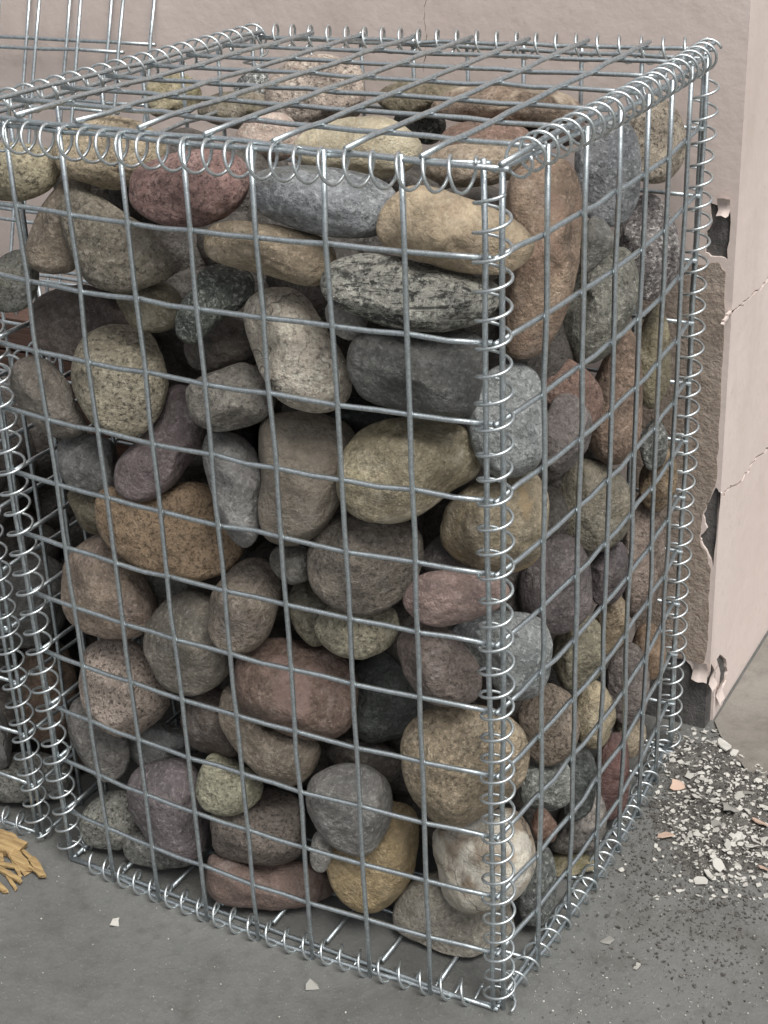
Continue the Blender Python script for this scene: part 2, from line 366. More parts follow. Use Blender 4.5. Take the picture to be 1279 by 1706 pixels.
# second, lower basket beside it
g2 = empty('wire_basket', (-4, 3, 0))
tag(g2, 'lower mesh basket half hidden beside the tall one, cut by the picture edge', 'gabion')
X2, Y2, H2, D2 = -.93, .25, 8, 5
f2 = empty('front_panel', (-4, Y2, 4), g2); s2 = empty('side_panel', (X2, 3, 4), g2); b2 = empty('back_panel', (-4, Y2 + D2, 4), g2)
for i in range(7): wire(f2, lambda s: np.array([X2 - A_ * i, Y2 - .03, H2 * s]), name='upright_wire', n=8)
for j in range(9): wire(f2, lambda s: np.array([X2 - 6 * A_ * s, Y2 + .03, j + .03]), name='cross_wire', n=8)
for k in range(6): wire(s2, lambda s: np.array([X2 + .12, Y2 + k, H2 * s]), name='upright_wire', n=8)
for j in range(9): wire(s2, lambda s: np.array([X2 + .06, Y2 + D2 * s, j + .03]), name='cross_wire', n=8)
for i in range(7): wire(b2, lambda s: np.array([X2 - A_ * i, Y2 + D2, H2 * s]), name='upright_wire', n=8)
for j in range(0, 9): wire(b2, lambda s: np.array([X2 - 6 * A_ * s, Y2 + D2 - .06, j + .03]), name='cross_wire', n=8)
coil(g2, (X2 + .05, Y2, .1), (X2 + .05, Y2, H2 - .1), .2, 24, .3)
coil(g2, (X2 + .06, Y2, H2 + .05), (X2 + .06, Y2 + D2, H2 + .05), .2, 15, .3)
coil(g2, (X2 - 6 * A_, Y2, .17), (X2, Y2, .17), .17, 17, .3)

# two loose mesh panels leaning on the wall
def loose(label, xr, y0, z0, lean, n, top, ang):
    L = empty('mesh_panel', (xr, y0, z0)); tag(L, label, 'mesh panel')
    def P(i, q): return np.array([xr - A_ * i + q * ang, y0 + lean * q, z0 + q])
    for i in range(n): wire(L, lambda s: P(i, top * s), off=(0, -o, 0), name='upright_wire', n=8)
    for q in np.arange(top % 1 * 0 + .05, top + .01, 1.0): wire(L, lambda s: P((n - 1) * s, q), off=(0, o, 0), name='cross_wire', n=8)
pA = ony(253, 75, 7.7); pB = ony(200, 88, 7.4); ln = .33
loose('loose galvanised mesh sheet leaning on the wall, the further of two', pA[0], 7.7 - ln * 5.05, pA[2] - 5.05, ln, 8, 6.0, 0)
loose('loose galvanised mesh sheet leaning on the wall, in front of another sheet', pB[0], 7.4 - ln * 5.05, pB[2] - 5.05, ln, 8, 6.0, 0)

# ------------------------------------------------------------------ stones: outline traced in the picture, body of real depth, pushed against the mesh
# (label, group key, ca, cb, dict, layer, outline)
ST = []
def S(label, ca, cb, layer, pts, **kw): ST.append((label, ca, cb, layer, pts, kw))
# --- seen through the lid
S('smooth cream yellow stone lying just under the lid', 'c6b58d', 'b39f77', 0, [(490,238),(520,212),(580,196),(640,195),(680,213),(703,240),(700,265),(670,290),(600,303),(540,297),(500,272)], dark=.15, light=.1, z=11.1)
S('pale pink stone under the lid beside the cream one', 'c2a490', 'ad8f7c', 0, [(392,228),(410,200),(450,187),(480,192),(498,215),(500,242),(470,268),(420,266),(395,250)], dark=.25, z=11.2)
S('large pink speckled granite boulder at the back under the lid', 'b09a86', 'a08676', 1, [(440,170),(445,140),(470,110),(510,92),(560,95),(598,110),(608,140),(606,175),(580,205),(530,215),(480,212),(450,195)], dark=.75, light=.35, z=10.6)
S('black and white speckled stone at the back below the rear coil', '4a4e4c', '8b8d88', 2, [(388,150),(400,128),(425,120),(447,128),(447,160),(420,172),(395,166)], dark=.9, light=.6, z=10.3)
S('mossy tan stone at the back, nearest the leaning mesh sheets', 'a08f68', '7c7350', 1, [(236,168),(245,140),(275,122),(310,125),(332,145),(334,172),(310,190),(260,194)], dark=.5, moss=.5, z=10.5)
S('brown mottled stone under the lid behind the pale pink one', '8f8068', '79705e', 1, [(328,188),(350,160),(400,150),(460,163),(497,185),(500,205),(450,218),(370,212)], dark=.6, moss=.3, z=10.5)
S('olive brown stone at the back behind the cream one', '8b7a5a', '74664c', 1, [(626,168),(640,145),(690,133),(750,140),(790,152),(792,182),(740,194),(660,192)], dark=.55, moss=.2, z=10.3)
S('small dark speckled stone between cream and reddish flat stones', '4f524b', '777a72', 1, [(656,196),(700,180),(737,194),(741,222),(722,240),(688,234)], dark=.8, light=.5, z=10.7)
S('long flat rusty brown stone at the back under the lid', '8f7258', '77604b', 1, [(716,180),(740,155),(800,138),(880,140),(940,155),(968,175),(960,202),(900,210),(800,206),(740,198)], dark=.5, patch='b5a184', z=10.2)
S('flat reddish stone under the lid near the corner', '97705c', '85634f', 0, [(727,235),(740,212),(790,200),(850,205),(882,220),(878,252),(820,266),(760,262)], dark=.35, z=11.0)
S('dark rusty stone beneath the side coil under the lid', '6b5044', '57443c', 2, [(865,215),(890,190),(950,185),(975,205),(960,238),(910,248),(875,240)], dark=.5, z=10.6)
S('broad tan stone just under the front lid corner', 'a89072', '917a5f', 0, [(703,272),(730,247),(800,236),(868,233),(885,257),(868,287),(820,308),(760,311),(713,297)], dark=.35, z=11.15)
# --- front face, from the top down
S('olive tan granite boulder at the top, cut by the picture edge', 'a3956f', '8b7d5b', 0, [(-60,300),(-40,255),(10,238),(75,243),(100,265),(96,302),(62,328),(15,337),(-35,330)], dark=.7)
S('long tan stone with rusty top under the front lid edge', 'a8946e', '93795b', 0, [(85,252),(100,215),(150,193),(220,198),(265,222),(276,255),(250,292),(200,316),(150,307),(105,287)], dark=.55)
S('oval dusky red porphyry stone below the front lid edge', '97695f', '7d5c53', 0, [(214,322),(224,285),(260,263),(320,250),(380,252),(412,273),(416,310),(396,346),(350,372),(300,380),(250,367),(221,347)], dark=.65, light=.2)
S('long blue grey stone below the front lid edge', '82868a', '6d7172', 0, [(417,322),(428,290),(480,277),(550,277),(620,294),(656,320),(661,352),(640,386),(590,397),(530,392),(470,374),(430,352)], dark=.45, light=.45, patch='5a5a50')
S('large smooth sandy orange stone at the top front corner', 'b59a73', 'a38562', 0, [(625,377),(640,340),(680,311),(730,314),(790,333),(850,362),(889,400),(882,432),(850,454),(790,457),(720,442),(660,422),(631,402)], dark=.2, light=.12)
S('flat beige stone like a loaf under the blue grey one', 'a08a68', '8c7658', 0, [(339,407),(349,380),(385,367),(440,371),(500,384),(545,400),(562,430),(552,462),(520,477),(460,463),(390,447),(349,432)], dark=.25)
S('creased tan stone beside the triangular one', '8f7b61', '796a58', 0, [(43,402),(68,345),(100,305),(130,291),(152,308),(140,350),(128,400),(127,447),(95,457),(60,450),(41,432)], dark=.3, vein=.5)
S('triangular rough brown stone with a pointed top', '857861', '6b6251', 0, [(98,345),(112,318),(127,309),(160,325),(210,355),(250,385),(287,430),(282,461),(250,477),(210,489),(160,481),(135,456),(113,410)], dark=.6, light=.4, p=2.6)
S('grey mossy stone at the picture edge below the olive boulder', '77756b', '5f5f55', 1, [(-25,470),(0,430),(40,415),(62,438),(62,480),(45,512),(10,522),(-20,508)], dark=.6, moss=.3)
S('purplish brown stone above the round speckled one', '6d5c52', '5c5049', 1, [(50,540),(54,505),(80,485),(130,474),(180,488),(211,520),(216,556),(195,592),(140,603),(90,593),(59,571)], dark=.35, light=.2)
S('olive stone set deep behind the triangular one', '73684a', '62573f', 2, [(193,490),(230,468),(280,473),(302,495),(300,537),(265,555),(225,548),(204,521)], dark=.3)
S('dark green knobbly stone with white speckles', '3f453d', '565b50', 0, [(292,540),(300,505),(323,480),(334,450),(370,437),(411,449),(423,480),(405,511),(370,531),(345,556),(325,574),(299,566)], dark=.6, light=.75)
S('dark brown stone in the gap under the knobbly green one', '51473c', '443b33', 2, [(303,582),(320,550),(370,525),(421,545),(437,582),(416,613),(360,621),(319,613)], dark=.4)
S('whitish granite stone with fine dark cracks', 'b5a892', 'a08e7a', 0, [(404,530),(414,495),(450,479),(490,482),(520,508),(550,558),(579,610),(582,651),(561,679),(520,687),(470,670),(439,631),(417,580)], dark=.5, light=.25, vein=.9)
S('black and white streaked gneiss stone near the corner', 'a3a08f', '8c8a7c', 0, [(536,480),(547,440),(600,421),(660,427),(730,444),(800,459),(836,475),(831,511),(790,541),(730,554),(660,547),(600,527),(554,506)], dark=.8, band=.95, light=.3)
S('small pale stone wedged behind the streaked gneiss', '98938a', '837e76', 2, [(541,515),(560,499),(600,508),(612,540),(587,567),(554,552)], dark=.2)
S('big dark grey stone under the streaked gneiss', '5a5954', '4a4945', 0, [(580,602),(598,558),(660,546),(740,551),(800,560),(813,600),(801,651),(780,692),(720,694),(650,682),(599,656)], dark=.35, light=.25, rough=.5)
S('grey tan stone pointing at the cracked whitish one', '857d6f', '6f685d', 0, [(307,660),(319,635),(370,614),(410,604),(446,629),(459,660),(446,696),(400,714),(350,717),(317,696)], dark=.55)
S('round tan speckled stone with flat face', 'a09374', '8a7d63', 0, [(117,620),(124,580),(160,549),(205,542),(246,554),(271,590),(279,640),(266,691),(235,723),(195,731),(154,706),(127,666)], dark=.7, light=.3)
S('smooth oval grey brown stone at the end coil', '7d7263', '6b6156', 0, [(16,640),(24,605),(55,591),(85,599),(111,635),(131,680),(149,713),(120,728),(80,724),(44,696),(24,666)], dark=.3)
S('small blue grey stone under the oval grey brown one', '74736f', '62605c', 0, [(96,770),(99,735),(140,721),(186,734),(202,770),(196,811),(170,827),(124,817),(102,796)], dark=.4)
S('purple stone with a slanting top', '72605f', '615352', 0, [(187,806),(192,770),(225,735),(258,695),(275,655),(300,640),(338,655),(344,700),(336,746),(311,781),(280,816),(240,837),(204,832)], dark=.3, light=.25)
S('slim grey stone with small hollows', '807d78', '6d6a66', 0, [(337,745),(349,719),(390,721),(421,745),(437,790),(434,840),(429,891),(405,912),(374,881),(354,830),(341,785)], dark=.3)
S('smooth upright brown grey stone with waisted side', '81735f', '716556', 0, [(431,740),(439,699),(490,684),(545,689),(586,714),(593,760),(579,811),(561,851),(530,892),(490,907),(444,897),(429,850),(435,795)], dark=.15, light=.1)
S('large tan stone with a cream highlighted shoulder', '94855f', '8a7a5b', 0, [(561,801),(569,755),(600,714),(650,697),(720,699),(780,714),(806,750),(797,791),(750,822),(710,852),(660,872),(599,864),(569,836)], dark=.35, patch='b3a688')  # cream blotches paint the shoulder's highlight into the colour
S('sliver of dark green stone over the large tan one', '3d443d', '363b36', 2, [(543,692),(590,674),(652,690),(642,714),(580,718)], dark=.3)
S('blue grey egg shaped stone inside the corner coil', '8d918f', '747a77', 0, [(779,690),(789,650),(820,614),(860,604),(896,624),(911,670),(911,730),(896,776),(860,797),(819,792),(794,761),(781,726)], dark=.5, light=.4)
S('big orange brown pitted stone', '9c7a54', '866845', 0, [(155,861),(159,825),(184,809),(240,824),(310,802),(360,814),(396,860),(408,911),(386,946),(330,970),(260,957),(199,926),(164,891)], dark=.6, light=.1)
S('olive stone behind the big orange brown one', '75694b', '655a42', 1, [(113,820),(150,804),(187,815),(192,861),(166,893),(139,883),(121,851)], dark=.3)
S('tan stone with crusty face under the big orange one', '937b62', '80695a', 0, [(101,981),(109,930),(150,894),(190,887),(221,914),(241,960),(263,1010),(256,1046),(215,1064),(160,1062),(119,1041),(103,1011)], dark=.4, light=.25)
S('pale grey stone wedged below the big orange one', '8b897f', '77756c', 1, [(229,950),(265,944),(331,959),(342,986),(311,1012),(270,1022),(244,991)], dark=.3)
S('round brown grey stone with a dent', '7a6f5e', '6b6355', 0, [(239,1076),(249,1030),(285,994),(330,984),(366,1009),(381,1060),(384,1111),(361,1147),(315,1162),(274,1147),(249,1111)], dark=.3, light=.25)
S('upright oval taupe stone right of the dented one', '84745f', '72645a', 0, [(345,1031),(354,985),(385,944),(425,927),(456,939),(469,975),(463,1021),(441,1066),(405,1092),(369,1087),(349,1061)], dark=.5, light=.2)
S('small dark stone left of the round taupe boulder', '6b665b', '5a564c', 1, [(449,930),(464,909),(500,904),(522,925),(517,962),(485,974),(457,956)], dark=.5)
S('round taupe boulder below the large tan stone', '7a6d5c', '695e51', 0, [(511,946),(519,895),(555,861),(610,851),(665,859),(699,890),(703,941),(681,987),(640,1017),(590,1027),(544,1007),(519,976)], dark=.55, light=.2)
S('olive stone peeping beside the cream speckled one', '7d745a', '6a634e', 1, [(478,1001),(494,971),(530,974),(562,1000),(562,1052),(525,1078),(491,1046)], dark=.5)
S('cream speckled stone below the round taupe boulder', 'a89d7b', '91876a', 0, [(525,1051),(536,1020),(570,1000),(620,1000),(656,1013),(665,1046),(641,1082),(600,1099),(554,1087)], dark=.7, light=.3)
S('pinkish mauve spindle shaped stone', '98786c', '86695f', 0, [(670,1001),(689,967),(730,949),(790,954),(831,964),(850,985),(837,1010),(790,1032),(735,1044),(694,1032)], dark=.2)
S('olive tan boulder with orange stain at the corner', '94825f', '7d6d52', 0, [(734,881),(749,835),(800,799),(850,784),(890,784),(911,820),(913,871),(901,922),(870,952),(819,957),(769,937),(739,911)], dark=.35, patch='a3824f')
S('grey mauve stone deep behind the corner boulder', '6d6460', '5d5552', 2, [(698,932),(730,893),(771,884),(792,921),(782,953),(719,953)], dark=.2)
S('mauve brown rounded stone under the spindle shaped one', '7c685c', '6a5a50', 0, [(657,1081),(669,1050),(710,1034),(750,1049),(786,1090),(802,1131),(792,1167),(745,1178),(704,1162),(674,1126)], dark=.55, light=.15)
S('blue grey wedge with a dark facet in the corner coil', '8a8e8b', '6f7573', 0, [(751,1056),(790,1024),(850,1017),(901,1029),(921,1070),(916,1121),(896,1157),(850,1167),(814,1131),(779,1091)], dark=.45, light=.45, p=2.7)
S('large reddish brown boulder in the middle', '7c5d4c', '6a5242', 0, [(389,1131),(399,1090),(440,1064),(500,1064),(560,1084),(593,1120),(594,1171),(579,1217),(540,1234),(480,1227),(419,1196),(394,1166)], dark=.45, patch='86665a')
S('taupe stone tucked under the reddish brown boulder', '8c7a62', '796a57', 0, [(365,1186),(374,1150),(400,1143),(430,1193),(480,1222),(526,1232),(532,1266),(511,1302),(470,1310),(429,1292),(394,1251),(371,1216)], dark=.35)
S('blackish green smooth stone in the middle', '444a44', '383d39', 1, [(574,1151),(589,1110),(640,1084),(681,1110),(702,1161),(697,1202),(660,1232),(609,1237),(579,1201)], dark=.3, light=.2, rough=.4)
S('pink granite stone with fine dark grain', 'a8917f', '94806f', 0, [(133,1121),(144,1080),(185,1064),(230,1071),(266,1110),(283,1166),(271,1206),(230,1232),(179,1222),(144,1191),(134,1156)], dark=.75, light=.25)
S('dark brown stone behind the taupe tucked one', '65554a', '55483f', 1, [(301,1191),(319,1160),(370,1149),(401,1180),(412,1226),(391,1260),(340,1257),(309,1231)], dark=.4)
S('grey leaning stone below the pink granite', '77726a', '645f58', 0, [(112,1201),(124,1165),(160,1159),(201,1195),(217,1251),(206,1292),(170,1302),(139,1271),(119,1236)], dark=.45)
S('pale banded grey flat stone', '8b8a86', '7b7a76', 1, [(207,1236),(224,1214),(280,1204),(331,1219),(340,1246),(301,1265),(245,1281),(217,1261)], dark=.15, light=.1)
S('purple grey tall stone near the bottom', '77696a', '675c5c', 0, [(211,1311),(229,1280),(280,1264),(320,1274),(346,1320),(350,1376),(336,1422),(300,1434),(259,1417),(229,1381),(213,1346)], dark=.25, light=.3)
S('grey speckled granite at the bottom end corner', '8d8b7d', '79776b', 0, [(131,1381),(144,1345),(185,1317),(226,1324),(242,1366),(231,1407),(195,1427),(154,1422)], dark=.8, light=.35)
S('grey speckled stone on the basket floor under the purple one', '7f7d73', '6c6a61', 0, [(203,1416),(215,1392),(250,1385),(300,1400),(337,1425),(321,1452),(270,1459),(224,1447)], dark=.75, light=.35)
S('cream green angular stone', 'a09a78', '857f62', 0, [(325,1321),(334,1280),(354,1254),(385,1261),(421,1285),(440,1311),(426,1342),(385,1359),(344,1352)], dark=.6, light=.3, p=3.0, vein=.4)
S('rough brown squarish stone over the flat slab', '76675a', '65584d', 0, [(351,1391),(356,1352),(400,1330),(450,1311),(496,1329),(510,1371),(502,1422),(460,1442),(400,1437),(359,1422)], dark=.7, light=.15, p=2.8)
S('flat reddish brown slab on the basket floor', '85685a', '72594d', 0, [(344,1451),(352,1420),(420,1432),(500,1434),(546,1460),(557,1501),(531,1527),(470,1537),(400,1522),(349,1492)], dark=.15, light=.1, p=3.0)
S('shiny grey stone resting on the yellow one', '7d7972', '6b6863', 0, [(509,1336),(519,1295),(560,1271),(610,1274),(646,1300),(653,1346),(641,1392),(605,1427),(564,1417),(529,1386)], dark=.3, light=.25, rough=.38)
S('smooth yellow tan stone near the floor', 'a88a56', '947848', 0, [(541,1421),(552,1385),(600,1350),(650,1334),(691,1350),(700,1401),(687,1457),(656,1502),(610,1524),(569,1502),(547,1461)], dark=.25, patch='8a744e')
S('small pale pebble beside the yellow stone', '8f8a80', '7d786f', 0, [(516,1421),(524,1389),(546,1384),(554,1421),(541,1452),(521,1447)], dark=.3)
S('large round tan stone in the corner coil', 'a18b67', '8c7657', 0, [(665,1261),(674,1215),(710,1184),(770,1174),(830,1184),(869,1215),(881,1261),(869,1312),(830,1357),(770,1382),(714,1367),(679,1321)], dark=.55, light=.3)
S('white quartz stone with brown blotches', 'cfc6b2', 'c2b294', 0, [(719,1411),(727,1380),(780,1366),(840,1344),(871,1360),(891,1410),(889,1451),(866,1492),(820,1517),(769,1520),(734,1491),(721,1451)], dark=.08, light=.05, patch='7a5a3a', vein=.85, pt=.47, p=2.4)
S('large grey tan stone at the bottom front corner', '948a78', '7f7665', 0, [(655,1521),(669,1480),(720,1454),(790,1449),(841,1480),(856,1541),(846,1597),(800,1632),(744,1627),(689,1586),(661,1551)], dark=.35, light=.2)
S('dark stone deep behind the shiny grey one', '4f463d', '433b34', 2, [(543,1256),(580,1229),(640,1239),(667,1271),(651,1302),(590,1293)], dark=.3)
# --- side face
S('tall orange brown stone behind the top front corner', '96785a', '85674f', 0, [(846,300),(880,267),(925,261),(959,284),(971,340),(969,400),(961,460),(941,531),(910,582),(875,600),(844,592),(834,540),(838,460),(846,380)], dark=.35, patch='8f6a52')
S('tall blue grey granite under the side lid edge', '85878a', '6f7173', 0, [(956,281),(969,225),(1000,194),(1035,194),(1061,225),(1069,281),(1063,336),(1040,370),(1000,374),(967,346)], dark=.5, light=.45)
S('speckled tan granite at the top back corner', 'a5947a', '927f68', 0, [(1034,231),(1049,185),(1085,159),(1121,174),(1141,215),(1139,266),(1110,302),(1070,302),(1044,276)], dark=.75, light=.25)
S('grey stone wedged below the tall blue grey granite', '77746a', '66635b', 1, [(966,401),(984,361),(1010,369),(1024,400),(1006,432),(969,457)], dark=.3)
S('purple and white mottled stone near the back corner', '6f6361', '86807a', 0, [(1029,401),(1039,350),(1075,321),(1106,334),(1129,390),(1131,441),(1116,482),(1080,502),(1049,482),(1034,441)], dark=.7, light=.5)
S('grey green mottled slanting stone in the side', '7f7d6c', '6d6b5d', 0, [(929,561),(944,500),(969,440),(1000,419),(1040,411),(1061,440),(1063,491),(1046,541),(1015,592),(975,607),(944,592)], dark=.6, light=.4)
S('olive tan stone by the back coil', '847753', '716649', 0, [(1061,600),(1070,540),(1092,500),(1113,540),(1118,600),(1111,652),(1085,682),(1064,655)], dark=.45)
S('tall reddish orange stone in the side', '8d6c52', '7a5f4a', 0, [(980,660),(1009,590),(1040,551),(1063,570),(1071,640),(1069,711),(1050,762),(1015,777),(984,751),(974,701)], dark=.5)
S('red brown rounded stone next to the egg shaped one', '85604e', '715243', 0, [(887,625),(909,604),(950,599),(986,625),(1004,660),(996,702),(970,724),(929,702),(899,671)], dark=.6)
S('grey mauve stone below the red brown rounded one', '70645e', '5f5651', 0, [(906,701),(929,660),(960,659),(986,695),(986,731),(966,767),(930,792),(904,772)], dark=.4, light=.2)
S('small dark grey stone by the back coil', '5c5d58', '75756e', 0, [(1065,741),(1079,704),(1100,701),(1113,735),(1106,772),(1079,782)], dark=.5, light=.4)
S('pitted orange stone by the back coil', '8a6c47', '77603f', 0, [(1063,801),(1079,765),(1110,744),(1128,780),(1123,826),(1100,852),(1074,842)], dark=.7)
S('olive grey round stone in the side', '80755d', '6e6653', 0, [(924,841),(939,790),(975,764),(1015,774),(1046,805),(1053,851),(1036,897),(1000,922),(959,912),(934,881)], dark=.4, vein=.5, light=.2)
S('pink brown granite stone by the back coil', '86705f', '766153', 0, [(1045,860),(1075,814),(1096,840),(1106,900),(1104,971),(1086,1022),(1054,1032),(1037,991),(1036,911)], dark=.6, light=.25)
S('dark mauve boulder in the side', '655856', '564c4a', 0, [(862,991),(879,930),(920,894),(960,899),(984,945),(986,1001),(966,1042),(925,1057),(884,1042)], dark=.3, light=.25)
S('dark purple stone between mauve boulder and pink granite', '5d5050', '504646', 1, [(981,941),(1004,904),(1041,909),(1047,961),(1026,1002),(989,1002)], dark=.3)
S('olive tan lichen stone below the mauve boulder', '8a8061', '776e54', 0, [(917,1091),(929,1050),(965,1024),(996,1034),(1006,1075),(1001,1122),(970,1147),(934,1142)], dark=.5, light=.2)
S('tan orange streaked stone in the side', '927a56', '80694b', 0, [(984,1031),(1009,994),(1035,992),(1048,1025),(1041,1067),(1015,1092),(989,1077)], dark=.5)
S('mauve grey stone low in the side', '72645c', '62564f', 0, [(1009,1131),(1019,1090),(1050,1071),(1076,1095),(1081,1146),(1071,1192),(1040,1210),(1014,1181)], dark=.4, light=.3)
S('small orange brown stone by the back coil, low down', '8c6a49', '795c41', 0, [(1051,1081),(1064,1044),(1090,1041),(1109,1075),(1106,1112),(1085,1132),(1059,1117)], dark=.35)
S('brown lichen covered stone beside the large round tan one', '85705a', '6f5f4d', 0, [(861,1201),(879,1155),(920,1139),(956,1160),(966,1211),(951,1257),(910,1277),(874,1252)], dark=.7, light=.25)
S('bright tan stone low in the side', '9f8c66', '8b7956', 0, [(949,1186),(964,1145),(995,1134),(1019,1165),(1025,1206),(1006,1242),(975,1247),(954,1221)], dark=.4, light=.3)
S('small tan stone low by the back corner', '8f7c5e', '7c6b51', 1, [(1019,1216),(1040,1189),(1066,1194),(1077,1226),(1061,1258),(1029,1261)], dark=.4)
S('smooth wine red stone near the floor', '6d443c', '5d3b35', 0, [(987,1301),(994,1245),(1020,1221),(1043,1235),(1049,1291),(1041,1347),(1015,1372),(991,1352)], dark=.15, light=.1, rough=.45)
S('grey green mottled stone low in the side', '6c7066', '7d8076', 0, [(865,1301),(889,1269),(935,1264),(957,1300),(946,1342),(900,1352),(871,1337)], dark=.5, light=.4)
S('blackish green speckled stone beside the wine red one', '434843', '363b37', 0, [(934,1311),(949,1260),(980,1249),(994,1290),(986,1347),(955,1370),(937,1352)], dark=.5, light=.5)
S('small rusty pebble beside the white quartz', '75503c', '634434', 1, [(885,1371),(900,1344),(927,1370),(922,1402),(894,1402)], dark=.3)
S('grey pink speckled stone near the floor in the side', '7d746a', '6a625a', 0, [(919,1391),(939,1345),(980,1314),(1006,1334),(1009,1381),(986,1417),(945,1432),(921,1417)], dark=.6, light=.3)
S('dark grey green stone behind the bottom of the corner coil', '4c504b', '5c605a', 0, [(861,1471),(879,1420),(910,1409),(927,1450),(923,1512),(900,1547),(869,1532)], dark=.5, light=.4)
S('mossy tan wedge sticking out near the floor', '9a8a6a', '7f7350', 0, [(914,1471),(929,1434),(965,1431),(986,1470),(990,1501),(960,1522),(924,1514)], dark=.4, moss=.8, p=2.8)
# --- stones in the lower basket beside it
SEC = len(ST)
S('grey speckled stone at the bottom of the lower basket', '77756b', '65645b', 0, [(-60,1300),(-20,1262),(60,1252),(112,1275),(122,1312),(90,1342),(20,1352),(-45,1345)], dark=.7, light=.3)
S('rusty brown stone in the lower basket', '6b4f38', '5a4431', 0, [(20,1151),(38,1090),(80,1058),(117,1090),(128,1161),(111,1222),(60,1238),(28,1201)], dark=.4)
S('dark grey stone at the top of the lower basket filling', '5d5a53', '4e4b46', 0, [(-30,1001),(0,952),(70,925),(116,960),(114,1031),(60,1077),(-10,1072)], dark=.4)
S('grey stone at the picture edge in the lower basket', '6f6d68', '5e5c58', 0, [(-70,1230),(-40,1185),(5,1190),(22,1230),(15,1275),(-30,1290),(-62,1275)], dark=.4)
S('brown stone behind the end mesh, low in the lower basket', '5b4a40', '4c3f37', 1, [(60,1240),(100,1215),(150,1235),(160,1275),(120,1300),(75,1285)], dark=.4)

def ico(sub):
    bm = bmesh.new(); bmesh.ops.create_icosphere(bm, subdivisions=sub, radius=1.0)
    V = np.array([v.co[:] for v in bm.verts]); F = [tuple(v.index for v in f.verts) for f in bm.faces]; bm.free(); return V, F
ICO4, ICO3 = ico(5), ico(4)
def outline(pts):
    P = np.array(pts, float); n = len(P); out = []
    for i in range(n):
        p0, p1, p2, p3 = P[i - 1], P[i], P[(i + 1) % n], P[(i + 2) % n]
        for t in np.linspace(0, 1, 10, endpoint=False):
            out.append(.5 * ((2 * p1) + (-p0 + p2) * t + (2 * p0 - 5 * p1 + 4 * p2 - p3) * t * t + (-p0 + 3 * p1 - 3 * p2 + p3) * t ** 3))
    Q = np.array(out); x, y = Q.T; cr = x * np.roll(y, -1) - np.roll(x, -1) * y; A = cr.sum() / 2
    c = np.array([((x + np.roll(x, -1)) * cr).sum(), ((y + np.roll(y, -1)) * cr).sum()]) / (6 * A)
    d = Q - c; th = np.arctan2(d[:, 1], d[:, 0]); r = np.hypot(*d.T); k = np.argsort(th)
    g = np.linspace(-np.pi, np.pi, 181)[:-1]; rr = np.interp(g, th[k], r[k], period=2 * np.pi)
    rr = (np.roll(rr, 2) + 2 * np.roll(rr, 1) + 3 * rr + 2 * np.roll(rr, -1) + np.roll(rr, -2)) / 9
    return c, g, rr, abs(A)
class Stone: pass
stones = []
for idx, (label, ca, cb, layer, pts, kw) in enumerate(ST):
    s = Stone(); s.label, s.ca, s.cb, s.layer, s.kw = label, ca, cb, layer, dict(kw)
    s.second = idx >= SEC; s.idx = idx
    s.c, s.g, s.r, area = outline(pts)
    s.p = s.kw.pop('p', 2.15 + .35 * rng.random()); s.zc = s.kw.pop('z', None)
    n, _ = ICO4
    th = np.arctan2(n[:, 1], n[:, 0]); rho = np.hypot(n[:, 0], n[:, 1])
    rr = np.interp(th, s.g, s.r, period=2 * np.pi)
    # box-ish profile: keep the outline, fatten the cap
    e = 2.0 / s.p; cap = np.sign(n[:, 2]) * np.abs(n[:, 2]) ** e
    q3 = np.stack([n[:, 0], n[:, 1], cap], 1)                      # a few worn flats, as on real cobbles
    for _ in range(5):
        d = np.array([rng.normal(0, .6), rng.normal(0, .6), -rng.uniform(.35, 1)]); d /= np.linalg.norm(d)
        h = q3 @ d; lm = rng.uniform(.70, .86); q3 -= np.outer(np.clip(h - lm, 0, None) * rng.uniform(.5, .85), d)
    th = np.arctan2(q3[:, 1], q3[:, 0]); rho = np.hypot(q3[:, 0], q3[:, 1]); cap = q3[:, 2]; rr = np.interp(th, s.g, s.r, period=2 * np.pi)
    s.depth = .82 * math.sqrt(area / np.pi) * (.9 + .2 * rng.random())
    lump = np.array([noise.noise(Vector(q * 1.3 + idx * 3.1)) * .11 + noise.noise(Vector(q * 3.1 + idx)) * .05 + noise.noise(Vector(q * 7.0 + idx)) * .018 for q in n])
    f = 1 + lump * (1 - .6 * rho ** 4)
    px = rho
    off2 = np.stack([rr * px * np.cos(th), rr * px * np.sin(th)], 1) * f[:, None]
    dz = s.depth * cap * f
    rc = ray(*s.c)
    # unit-depth geometry: multiply by distance t to get the place
    s.V = rc[None, :] + (off2[:, 0] / FPX)[:, None] * R[0] + (off2[:, 1] / FPX)[:, None] * R[1] + (dz / FPX)[:, None] * (rc / np.linalg.norm(rc))
    s.rc = rc
    mg = .05
    if s.second:
        t = max(((Y2 + .08 - CAM[1]) / s.V[:, 1]).max(), ((X2 - .06 - CAM[0]) / s.V[:, 0]).max())
    else:
        t = 20.0
        for _ in range(4):
            P = CAM + t * s.V; tx = np.clip(P[:, 0] / (8 * A_), 0, 1); ty = np.clip(P[:, 1] / 7.1, 0, 1)
            yf = -BF * 4 * tx * (1 - tx) + .07; xs = 8 * A_ + SX + BS * 4 * ty * (1 - ty) - .16
            t = max(((yf - CAM[1]) / s.V[:, 1]).max(), ((xs - CAM[0]) / s.V[:, 0]).max(), ((12.02 - CAM[2]) / s.V[:, 2]).max())
        if s.zc: t = max(t, (s.zc - CAM[2]) / rc[2])
    s.t = t; stones.append(s)

